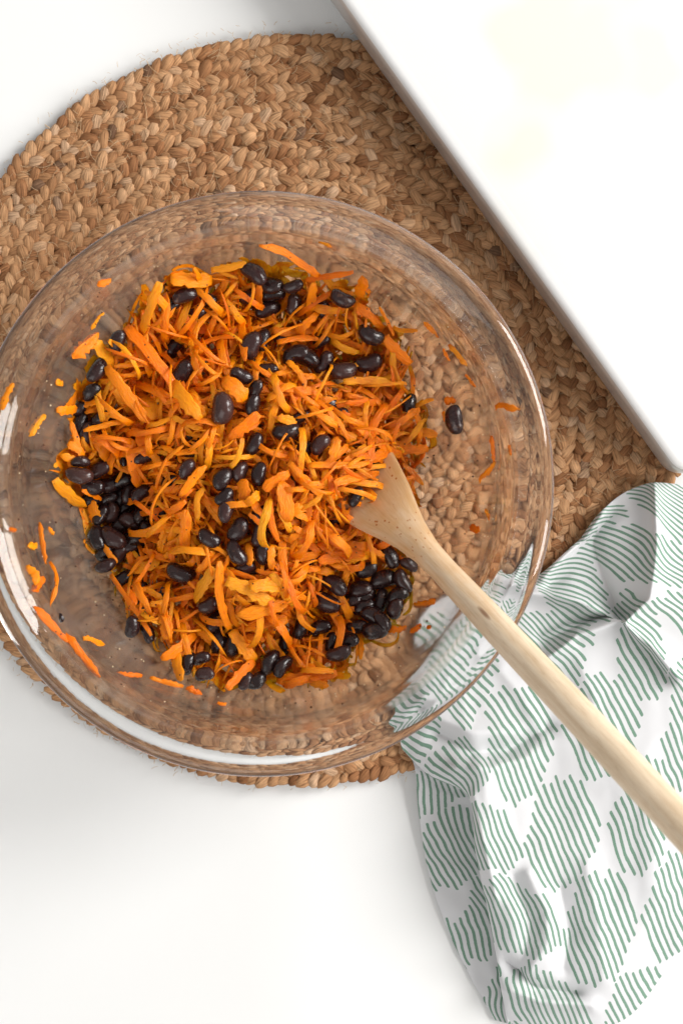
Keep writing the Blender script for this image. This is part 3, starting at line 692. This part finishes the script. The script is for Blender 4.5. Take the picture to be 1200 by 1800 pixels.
def zone(u, v):
    a = math.degrees(math.atan2(840 - v, u - 430)); d = math.hypot(u - 430, v - 840)
    if d < 150: return 'mid'
    if -45 <= a < 40: return 'right'
    if 40 <= a < 135: return 'top'
    if a >= 135 or a < -150: return 'left'
    return 'bottom'
ZN = {'mid': 'in the middle of the heap', 'right': 'on the spoon side of the heap', 'top': 'along the upper part of the heap', 'left': 'on the left flank of the heap', 'bottom': 'along the lower part of the heap'}

def size_w(w_): return 'broad ' if w_ >= 18 else ('narrow ' if w_ <= 10 else '')
def size_l(l_): return 'long ' if l_ > 75 else ('short ' if l_ < 45 else '')
def orient(dx, dy):
    a = math.degrees(math.atan2(dy, dx)) % 180
    return 'level' if a < 22 or a > 158 else ('upright' if 68 < a < 112 else ('rising rightwards' if a < 90 else 'falling rightwards'))
def in_clump(u, v):
    # places in the heap where beans lie together with hardly a shred on them
    return any(((u - a) / p) ** 2 + ((v - b) / q) ** 2 < 1 for a, b, p, q in ((195, 850, 62, 40), (212, 915, 55, 80), (662, 1045, 62, 75), (480, 515, 50, 45), (585, 635, 75, 26), (430, 945, 48, 48), (485, 1165, 35, 26), (150, 735, 25, 40)))
def segd(p, a, b):
    a = np.array(a, float); b = np.array(b, float); p = np.array(p, float); ab = b - a
    t_ = np.clip(((p - a) @ ab) / max(1e-6, ab @ ab), 0, 1); return np.linalg.norm(a + ab * t_ - p)

def place_ribbon(u1, v1, u2, v2, wpx, lift, curl, seed, zf, T=None, rag=0.17, limp=1.0):
    um, vm = (u1 + u2) / 2, (v1 + v2) / 2
    r_ = random.Random(seed)
    z1, z2, zm = zf(u1, v1), zf(u2, v2), zf(um, vm)
    z1 += lift; z2 += lift * 0.75; zm = max(zm + lift, (z1 + z2) / 2)
    A, B = W(u1, v1, z1), W(u2, v2, z2); C = W(um, vm, zm)
    d = B - A; L = max(d.length, 0.003)
    s_ = sc(zm); Wd = wpx * s_ * 1.08
    chord = math.sin(curl / 2) / (curl / 2) if curl > 0.05 else 1
    V, F, UV = ribbon(L / max(0.25, chord), Wd, T if T else max(0.0005, min(0.0011, Wd * 0.22)), r_.uniform(-.45, .45) * (2 if rag > 0.2 or wpx < 9 else 1), -curl, r_.uniform(-.7, .7), seed, rag=rag, taper=0.6 if rag < 0.2 else 0.85, limp=limp)
    dn = d.normalized()
    # local frame
    roll = r_.uniform(-0.45, 0.45)
    side = Vector((0, 0, 1)).cross(dn); side.normalize(); up = dn.cross(side)
    S = side * math.cos(roll) + up * math.sin(roll); U = -side * math.sin(roll) + up * math.cos(roll)
    mt = Matrix(((dn.x, S.x, U.x, 0), (dn.y, S.y, U.y, 0), (dn.z, S.z, U.z, 0), (0, 0, 0, 1)))
    mt.translation = (A + B) / 2 + (Vector((0, 0, min(0.004, max(0, zm - (z1 + z2) / 2)))))
    return V, F, UV, mt

def build_food():
    # beans ------------------------------------------------------------
    def bean_mesh(seed):
        r_ = random.Random(seed); NU, NV = 20, 14; V = []; F = []
        kd = r_.uniform(0.10, 0.20); fat = r_.uniform(0.62, 0.72); th = r_.uniform(0.54, 0.62); ph = r_.uniform(0, 9)
        for a in range(NV + 1):
            t_ = math.pi * a / NV; x = -math.cos(t_); rr = math.sin(t_) ** 0.86
            for j in range(NU):
                p_ = 2 * math.pi * j / NU
                y = math.cos(p_) * rr * fat; z = math.sin(p_) * rr * th
                y += -kd * (1 - x * x) * 0.9 + kd * 0.35
                if math.cos(p_) > 0: y -= kd * 0.55 * math.exp(-(x / 0.35) ** 2) * math.cos(p_)
                nz = mnoise.noise(Vector((x * 1.6 + ph, y * 1.6, z * 1.6))) * 0.08 + mnoise.noise(Vector((x * 4.5 + ph, y * 4.5, z * 4.5))) * 0.025
                V.append((x * (1 + nz), y * (1 + nz), z * (1 + nz)))
        for a in range(NV):
            for j in range(NU):
                F.append((a * NU + j, (a + 1) * NU + j, (a + 1) * NU + (j + 1) % NU, a * NU + (j + 1) % NU))
        F = [tuple(reversed(f)) for f in F]
        me = bpy.data.meshes.new('bean'); me.from_pydata(V, [], F); finish_mesh(me, M_BEAN, None, True, None)
        return me
    bm_ = [bean_mesh(40 + k) for k in range(16)]
    r_ = random.Random(3)
    def add_bean(u, v, ang, ln, z, label, group):
        o = bpy.data.objects.new('black_bean', bm_[r_.randrange(16)]); COL.objects.link(o)
        s_ = ln * sc(z) / 2 * r_.uniform(0.93, 1.04)
        o.matrix_world = Matrix.Translation(W(u, v, z)) @ Matrix.Rotation(R(ang), 4, 'Z') @ Matrix.Rotation(r_.uniform(-.3, .3), 4, 'Y') @ Matrix.Rotation(r_.choice((0, math.pi)) + r_.uniform(-.9, .9), 4, 'X') @ Matrix.Scale(s_, 4)
        tag(o, label, 'bean', group)
        return o
    for (u, v, ang, ln, lift) in BEANS:
        z = zheap(u, v) + (0.0034 if lift > 0 else 0.001) + lift * 0.00085
        if u > 605 and v > 960: lb, gp = 'glossy black bean in the clump just below the wooden spoon head', 'beans clumped below the spoon'
        elif u < 275 and 805 < v < 1005: lb, gp = 'black bean in the dense clump at the left edge of the heap', 'beans clumped at the left edge'
        elif v < 560 and 400 < u < 540: lb, gp = 'black bean in the clump at the top of the heap', 'beans clumped at the top'
        elif v > 1090: lb, gp = 'black bean on the lowest fringe of the carrot heap', 'beans on the lowest fringe'
        elif 350 < u < 480 and 810 < v < 1000: lb, gp = 'black bean in the row running down the middle of the heap', 'beans in the middle row'
        else:
            zz = zone(u, v)
            lb, gp = {'mid': ('black bean half buried among carrots near the heap centre', 'beans near the heap centre'),
                'right': ('black bean between carrot shreds above and left of the spoon head', 'beans beside the spoon head'),
                'top': ('black bean among carrot shreds across the upper heap', 'beans across the upper heap'),
                'left': ('black bean scattered on the upper left slope of the heap', 'beans on the upper left slope'),
                'bottom': ('black bean tucked among carrots across the lower heap', 'beans across the lower heap')}[zz]
        lb = lb.replace('black bean', ('small ' if ln < 41 else ('large ' if ln > 49 else '')) + {'level': 'level ', 'upright': 'upright ', 'rising rightwards': 'right-rising ', 'falling rightwards': 'right-falling '}[orient(math.cos(R(ang)), math.sin(R(ang)))] + 'black bean')
        add_bean(u, v, ang, ln, z, lb, gp)
    add_bean(799, 738, 98, 54, zglass(799, 738) + 0.0042, 'lone black bean on bare glass to the right of the heap', None)
    # a flake of bean skin and the fine spice grains left on the glass
    z = zglass(108, 1087)
    n_ = 9; V = []; F = []
    for j in range(n_):
        t_ = 2 * math.pi * j / n_; q = 1 + 0.25 * math.sin(3 * t_ + 1)
        V.append(W(108 + 5 * q * math.cos(t_), 1087 + 9 * q * math.sin(t_), z + 0.0006 + 0.0007 * math.cos(t_) ** 2))
    V += [p + Vector((0, 0, 0.0004)) for p in V]
    for j in range(n_): F.append((j, (j + 1) % n_, n_ + (j + 1) % n_, n_ + j))
    F += [tuple(range(n_, 2 * n_)), tuple(reversed(range(n_)))]
    tag(mesh_obj('bean_skin', V, F, M_BEAN), 'torn dark flake of bean skin on the lower left glass', 'bean skin')
    for nm, mat_, cnt, lb in (('spice_grains', M_SPICE, 190, 'fine dark spice grains scattered over the bare glass'), ('pale_crumbs', M_CRUMB, 130, 'tiny pale crumbs and droplets sticking to the bare glass')):
        V = []; F = []; c_ = 0
        while c_ < cnt:
            t_ = r_.uniform(0, 2 * math.pi); q = r_.uniform(0.3, 0.93) ** 0.7 * 455
            u, v = 452 + q * math.cos(t_), 845 + q * math.sin(t_)
            if edge_d(u, v) > -6: continue
            p = W(u, v, zglass(u, v) + 0.0003); rad = r_.uniform(0.00022, 0.0006); b0 = len(V); c_ += 1
            for dx, dy, dz_ in ((1, 0, 0), (0, 1, 0), (-1, 0, 0), (0, -1, 0), (0, 0, 1), (0, 0, -1)):
                V.append(p + Vector((dx, dy, dz_)) * rad * r_.uniform(0.6, 1.5))
            for j in range(4): F += [(b0 + j, b0 + (j + 1) % 4, b0 + 4), (b0 + (j + 1) % 4, b0 + j, b0 + 5)]
        tag(mesh_obj(nm, V, F, mat_), lb, 'crumbs', None, 'stuff')
    # individual shreds ---------------------------------------------------
    seed = 1000
    def add_shred(args, label, group, zf, T=None, rag=0.17, limp=1.0):
        nonlocal seed
        seed += 1
        V, F, UV, mt = place_ribbon(*args, seed, zf, T, rag, limp)
        o = mesh_obj('carrot_shred', V, F, M_CARROT, None, UV, True, {'rnd': np.zeros(len(V))})
        o.matrix_world = mt
        tag(o, label, 'carrot shred', group)
    special = {0: 'thick straight carrot strip slanting across the left of the heap', 1: 'long carrot strip slanting down beside the thick straight one', 26: 'longest carrot strip sticking out above the top of the heap',
               3: 'carrot strip curling upright at the upper left corner of the heap', 12: 'broad carrot strip poking out at the left edge under the beans', 79: 'long narrow carrot strip lying upright over the lower heap',
               4: 'pale thin carrot sliver lying across a bean on the left', 57: 'small carrot shred lying on the spoon head'}
    for n_, (u1, v1, u2, v2, w_, lift, curl) in enumerate(STRIPS):
        z_ = zone((u1 + u2) / 2, (v1 + v2) / 2)
        lb = special.get(n_, '%s%s%scarrot shred lying %s uppermost %s' % (size_w(w_), size_l(math.hypot(u2 - u1, v2 - v1)), 'curled ' if curl > 1 else '', orient(u2 - u1, v1 - v2), ZN[z_]))
        add_shred((u1, v1, u2, v2, w_, 0.001 + lift * 0.00085, curl), lb, None if n_ in special else 'uppermost carrot shreds ' + ZN[z_], zheap, limp=0.35)
    for (u1, v1, u2, v2, w_, lb) in STRAYS:
        add_shred((u1, v1, u2, v2, w_, 0.0012, 0.25), lb, 'stray carrot bits on the glass', zglass, 0.0011, 0.34)
    # smaller ones filling the surface
    vis = [(b[0], b[1]) for b in BEANS if b[4] >= 1]
    n_ = 0; tries = 0; r2 = random.Random(21)
    fillers = []
    while n_ < 150 and tries < 6000:
        tries += 1
        u, v = r2.uniform(100, 770), r2.uniform(450, 1215)
        if edge_d(u, v) < 12: continue
        if u > 640 and 800 < v < 990 : continue
        if in_clump(u, v): continue
        a = r2.uniform(0, math.pi * 2); L = r2.uniform(30, 85)
        e = (u - math.cos(a) * L / 2, v - math.sin(a) * L / 2, u + math.cos(a) * L / 2, v + math.sin(a) * L / 2)
        if min(segd(p, e[:2], e[2:]) for p in vis) < 27: continue
        if edge_d(*e[:2]) < 0 or edge_d(*e[2:]) < 0: continue
        z_ = zone(u, v)
        ww = r2.uniform(5, 13); cu = r2.choice((.3, .5, .9, 1.6, 2.4))
        add_shred((*e, ww, 0.0005 + r2.uniform(0, .0045), cu), '%s%s%scarrot shred %s, tangled %s' % ('wider ' if ww > 11 else 'thin ', size_l(L + 12), 'curly ' if cu > 1 else '', orient(math.cos(a), -math.sin(a)), ZN[z_]), 'thin carrot shreds ' + ZN[z_], zheap)
        n_ += 1
    # bulk below --------------------------------------------------------------
    VS, FS, US, RS = [], [], [], []; base = 0; n_ = 0
    while n_ < 3200:
        u, v = r2.uniform(100, 770), r2.uniform(450, 1215)
        d = edge_d(u, v)
        if d < 4: continue
        a = r2.uniform(0, math.pi * 2); L = r2.uniform(26, 90)
        e = (u - math.cos(a) * L / 2, v - math.sin(a) * L / 2, u + math.cos(a) * L / 2, v + math.sin(a) * L / 2)
        if edge_d(*e[:2]) < -4 or edge_d(*e[2:]) < -4: continue
        dep = r2.uniform(0, 1) ** 1.6
        lift = 0.0008 - dep * 0.019
        near = min(math.hypot(u - p[0], v - p[1]) for p in vis)
        if near < 30: lift -= 0.0095
        if u > 625 and 800 < v < 1000: lift -= 0.006
        if in_clump(u, v): lift -= 0.012
        seed += 1
        V, F, UV, mt = place_ribbon(*e, r2.choice((3, 3.5, 4, 5, 6, 7, 8, 9, 11, 13)), lift, r2.choice((.3, .5, .9, 1.6, 2.6, 3.4)), seed, lambda p, q: max(zheap(p, q), zglass(p, q) + 0.017 * min(1, d / 60)))
        A = np.array(mt); Vw = V @ A[:3, :3].T + A[:3, 3]
        # keep out of the glass
        rr = np.hypot(Vw[:, 0] - AX.x, Vw[:, 1] - AX.y); zz = np.interp(rr, inn_r, inn_z) + 0.0006
        Vw[:, 2] = np.maximum(Vw[:, 2], zz)
        VS.append(Vw); FS += [tuple(i + base for i in f) for f in F]; base += len(V); US.append(UV); RS.append(np.full(len(V), r2.random())); n_ += 1
    o = mesh_obj('grated_carrot', np.concatenate(VS), FS, M_CARROT, None, np.concatenate(US), True, {'rnd': np.concatenate(RS)})
    tag(o, 'mass of grated orange carrot heaped in the glass bowl under the loose shreds', 'grated carrot', None, 'stuff')
build_food()

# ------------------------------------------------------------------ wooden spoon
def build_spoon():
    # axis: through the head in the heap and over the rim
    P1 = W(682, 888, 0.067); P2 = W(888, 1108, 0.1215)
    d = (P2 - P1).normalized()
    side = Vector((0, 0, 1)).cross(d).normalized(); up = d.cross(side)
    tip = P1 - d * 0.075 - side * 0.0020
    L = 0.385; N = 120; NS = 28; V = []; UV = []; F = []
    def prof(x):
        # half width, half thickness, dish depth at x metres from the tip
        hw = np.interp(x, [0, .003, .010, .020, .034, .048, .060, .075, .087, .097, .110, .124, .166, .24, .34, .378, .385], [.004, .011, .0185, .0225, .0240, .0228, .0202, .0163, .0122, .0092, .0070, .0065, .0074, .0079, .0084, .0082, .004])
        ht = np.interp(x, [0, .006, .030, .060, .080, .095, .110, .124, .166, .24, .34, .378, .385], [.0015, .0028, .0040, .0046, .0052, .0058, .0062, .0065, .0076, .0082, .0086, .0084, .004])
        dish = np.interp(x, [0, .008, .034, .060, .085], [0, .002, .0042, .0030, 0])
        return float(hw), float(ht), float(dish)
    per = 0.05
    for k in range(N + 1):
        x = L * k / N
        hw, ht, di = prof(x)
        for j in range(NS):
            t_ = 2 * math.pi * j / NS
            cy, cz = math.cos(t_), math.sin(t_)
            y = hw * cy; z = ht * cz
            if cz > 0: z -= di * (1 - cy * cy) ** 0.8 * 1.0
            else: z -= di * 0.6 * (1 - cy * cy)
            p = tip + d * x + side * y + up * z
            V.append(p); UV.append((x, math.acos(max(-1, min(1, cy))) / math.pi * 0.0256 if cz >= 0 else 0.0512 - math.acos(max(-1, min(1, cy))) / math.pi * 0.0256))
    for k in range(N):
        for j in range(NS):
            F.append((k * NS + j, (k + 1) * NS + j, (k + 1) * NS + (j + 1) % NS, k * NS + (j + 1) % NS))
    F.append(tuple(range(NS))); F.append(tuple(reversed(range(N * NS, (N + 1) * NS))))
    F = [tuple(reversed(f)) for f in F]
    o = mesh_obj('wooden_spoon', V, F, M_WOOD, None, UV)
    tag(o, 'pale wooden spoon resting on the bowl rim, head buried in the carrots', 'spoon')
build_spoon()

# ------------------------------------------------------------------ kitchen towel
def build_towel():
    # cloth columns run along the printed dashes, rows across them; (u, v, z mm)
    Z0 = 11.5
    cols = [
        # lower layer: free edge, middle, inside, turn
        ([(716, 1322), (729, 1352), (736, 1430), (752, 1530), (785, 1630), (826, 1716), (868, 1792)], [10, 9, 5, 3, 2, 2, 2]),
        ([(735, 1325), (758, 1365), (775, 1430), (800, 1530), (830, 1630), (862, 1716), (886, 1797)], [10, 9, 7, 7, 5, 4, 3]),
        ([(765, 1325), (805, 1378), (835, 1432), (855, 1530), (884, 1630), (902, 1716), (908, 1802)], [10, 8, 6, 6, 5, 4, 3]),
        ([(760, 1320), (810, 1370), (850, 1415), (872, 1515), (900, 1625), (912, 1718), (915, 1803)], [12, 10, 10, 10, 8, 7, 5]),
        ([(705, 1312), (752, 1358), (822, 1398), (836, 1500), (862, 1620), (877, 1720), (893, 1800)], [12, 16, 22, 24, 20, 15, 6]),
        ([(722, 1205), (790, 1285), (845, 1375), (864, 1490), (890, 1610), (915, 1715), (937, 1806)], [12, 21, 30, 31, 27, 21, 8]),
        ([(745, 1090), (815, 1195), (885, 1330), (915, 1475), (942, 1605), (962, 1715), (987, 1812)], [12, 18, 25, 28, 25, 20, 9]),
        ([(825, 1035), (885, 1130), (945, 1275), (980, 1430), (1007, 1580), (1022, 1705), (1046, 1810)], [12, 16, 20, 24, 22, 18, 9]),
        ([(940, 1008), (968, 1100), (1012, 1225), (1050, 1380), (1078, 1530), (1098, 1665), (1112, 1780)], [12, 16, 20, 24, 22, 17, 6]),
        ([(1000, 942), (1040, 1060), (1082, 1190), (1118, 1330), (1148, 1470), (1168, 1595), (1180, 1690)], [12, 18, 22, 24, 21, 14, 4]),
        ([(1062, 884), (1100, 1010), (1142, 1145), (1182, 1285), (1212, 1415), (1232, 1535), (1244, 1620)], [13, 20, 24, 24, 20, 12, 3]),
        ([(1138, 848), (1165, 975), (1202, 1105), (1242, 1235), (1277, 1365), (1297, 1468), (1312, 1550)], [15, 22, 24, 22, 18, 11, 3]),
        ([(1225, 856), (1250, 962), (1282, 1080), (1322, 1200), (1352, 1310), (1372, 1410), (1392, 1480)], [14, 20, 20, 18, 14, 8, 3]),
    ]
    S = [0, 11, 28, 34, 44, 56, 74, 95, 116, 137, 158, 180, 206]
    TT = [0, 38, 80, 122, 162, 197, 226]
    C = np.array([[(p[0], p[1], z) for p, z in zip(ps, zs)] for ps, zs in cols], float)       # cols x rows x 3
    def spline(A, xs, sub):
        """Catmull-Rom along axis 0"""
        out = []; xo = []; n_ = len(A)
        for k in range(n_ - 1):
            p0 = A[max(k - 1, 0)]; p1 = A[k]; p2 = A[k + 1]; p3 = A[min(k + 2, n_ - 1)]
            for j in range(sub):
                t_ = j / sub
                out.append(0.5 * ((2 * p1) + (-p0 + p2) * t_ + (2 * p0 - 5 * p1 + 4 * p2 - p3) * t_ ** 2 + (-p0 + 3 * p1 - 3 * p2 + p3) * t_ ** 3))
                xo.append(xs[k] + (xs[k + 1] - xs[k]) * t_)
        out.append(A[-1]); xo.append(xs[-1]); return np.array(out), np.array(xo)
    A, sx = spline(C, S, 20)
    B, ty = spline(np.swapaxes(A, 0, 1), TT, 34)
    B = np.swapaxes(B, 0, 1)                          # columns x rows x 3
    # folds seen in the photo: (polyline, height mm, half width px)
    FOLDS = [([(1150, 850), (1155, 960), (1150, 1050), (1110, 1100)], 9, 26), ([(1030, 960), (1060, 1030), (1085, 1075)], -10, 40),
        ([(930, 1045), (1000, 1058), (1080, 1092), (1110, 1100)], 8, 17), ([(950, 1120), (990, 1100), (1050, 1085)], -9, 13), ([(950, 1165), (1010, 1118), (1080, 1112), (1150, 1140), (1190, 1190)], 8, 20),
        ([(1090, 1120), (1140, 1150), (1170, 1190)], -4, 12), ([(1060, 895), (1000, 955), (950, 1015)], 6, 16), ([(1080, 900), (1020, 965), (960, 1030)], -4, 16),
        ([(770, 1290), (830, 1322), (890, 1318), (960, 1280)], -5, 20), ([(760, 1255), (830, 1285), (900, 1285)], 3, 18), ([(800, 1350), (860, 1355), (930, 1335)], 4, 18),
        ([(930, 1535), (960, 1600), (962, 1660), (930, 1710)], 4, 20), ([(900, 1540), (930, 1620), (915, 1700)], -3.5, 18), ([(890, 1690), (940, 1735), (1010, 1745)], -6, 20), ([(880, 1740), (950, 1765), (1040, 1770)], 5, 16),
        ([(985, 1560), (1000, 1640), (990, 1700)], -4, 20), ([(1030, 1520), (1050, 1620), (1060, 1720)], 3, 26), ([(830, 1400), (850, 1480), (870, 1580)], 3, 12),
        ([(1010, 1150), (1040, 1220), (1050, 1290)], 3, 35), ([(880, 1180), (920, 1230), (950, 1290)], 3, 30), ([(1120, 1380), (1150, 1480), (1150, 1560)], 3, 40), ([(790, 1540), (820, 1620)], 3, 20)]
    U = B[..., 0]; Vv = B[..., 1]; Z = B[..., 2] / 1000
    dz = np.zeros_like(Z); du = np.zeros_like(Z); dv = np.zeros_like(Z)
    for pl, h, w_ in FOLDS:
        best = np.full(U.shape, 1e9); ex = np.zeros_like(U); ey = np.zeros_like(U)
        for a, b in zip(pl[:-1], pl[1:]):
            ax, ay = a; bx, by = b; dx, dy = bx - ax, by - ay
            t_ = np.clip(((U - ax) * dx + (Vv - ay) * dy) / (dx * dx + dy * dy), 0, 1)
            qx, qy = ax + dx * t_ - U, ay + dy * t_ - Vv; dd = np.hypot(qx, qy); hit = dd < best
            best = np.where(hit, dd, best); ex = np.where(hit, qx, ex); ey = np.where(hit, qy, ey)
        dz += 1.2 * h / 1000 * (0.6 * np.exp(-(best / w_) ** 2) + 0.4 * np.exp(-best / (w_ * 0.6)))
        k_ = min(0.55, abs(h) * 0.055) * np.exp(-(best / (1.5 * w_)) ** 2)
        du += ex * k_; dv += ey * k_
    topmask = np.clip((sx - 40) / 10, 0, 1)[:, None]
    Z = Z + dz * topmask; U = U + du * topmask; Vv = Vv + dv * topmask
    for a in range(Z.shape[0]):
        for b in range(Z.shape[1]):
            q = Vector((sx[a] * 0.035, ty[b] * 0.018, 0.3))
            Z[a, b] += 0.0022 * mnoise.noise(q) * (1 if sx[a] > 44 else 0.5) + 0.0008 * mnoise.noise(Vector((sx[a] * 0.11, ty[b] * 0.07, 4.0)))
    onmat = np.hypot(U - 522, Vv - 714) < 672
    floor = np.where(onmat, 0.0098, 0.0016)
    Z = np.maximum(Z, floor + np.where(sx < 40, 0, 0.0005)[:, None])
    nS, nT = Z.shape
    verts = []; uv = []
    s_ = MMPX * 1000 * (CAM_H - Z) / CAM_H
    XW = np.stack([(U - 600) * s_, (900 - Vv) * s_, Z * 1000], -1)
    AL = np.concatenate([np.zeros((1, nT)), np.cumsum(np.linalg.norm(np.diff(XW, axis=0), axis=-1), axis=0)])
    ia = int(np.argmin(abs(sx - 95)))
    AL = AL - AL[ia:ia + 1] + 95
    SXX = 0.6 * AL + 0.4 * sx[:, None]
    for _ in range(30): SXX[:, 1:-1] = 0.5 * SXX[:, 1:-1] + 0.25 * (SXX[:, :-2] + SXX[:, 2:])
    for a in range(nS):
        for b in range(nT):
            p = W(U[a, b], Vv[a, b], Z[a, b]); verts.append(p); uv.append((SXX[a, b] - 0.24 * ty[b] + 0.8 * 9 * math.log1p(math.exp((42 - ty[b]) / 9)) * min(1, max(0, (sx[a] - 95) / 25)), ty[b] + 0.15 * sx[a]))
    F = []
    for a in range(nS - 1):
        for b in range(nT - 1):
            F.append((a * nT + b, a * nT + b + 1, (a + 1) * nT + b + 1, (a + 1) * nT + b))
    o = mesh_obj('kitchen_towel', verts, F, M_TOWEL, None, uv)
    so = o.modifiers.new('thickness', 'SOLIDIFY'); so.thickness = 0.0007; so.offset = 0
    tag(o, 'crumpled white cotton towel printed with green dashes beside the bowl', 'towel')
build_towel()
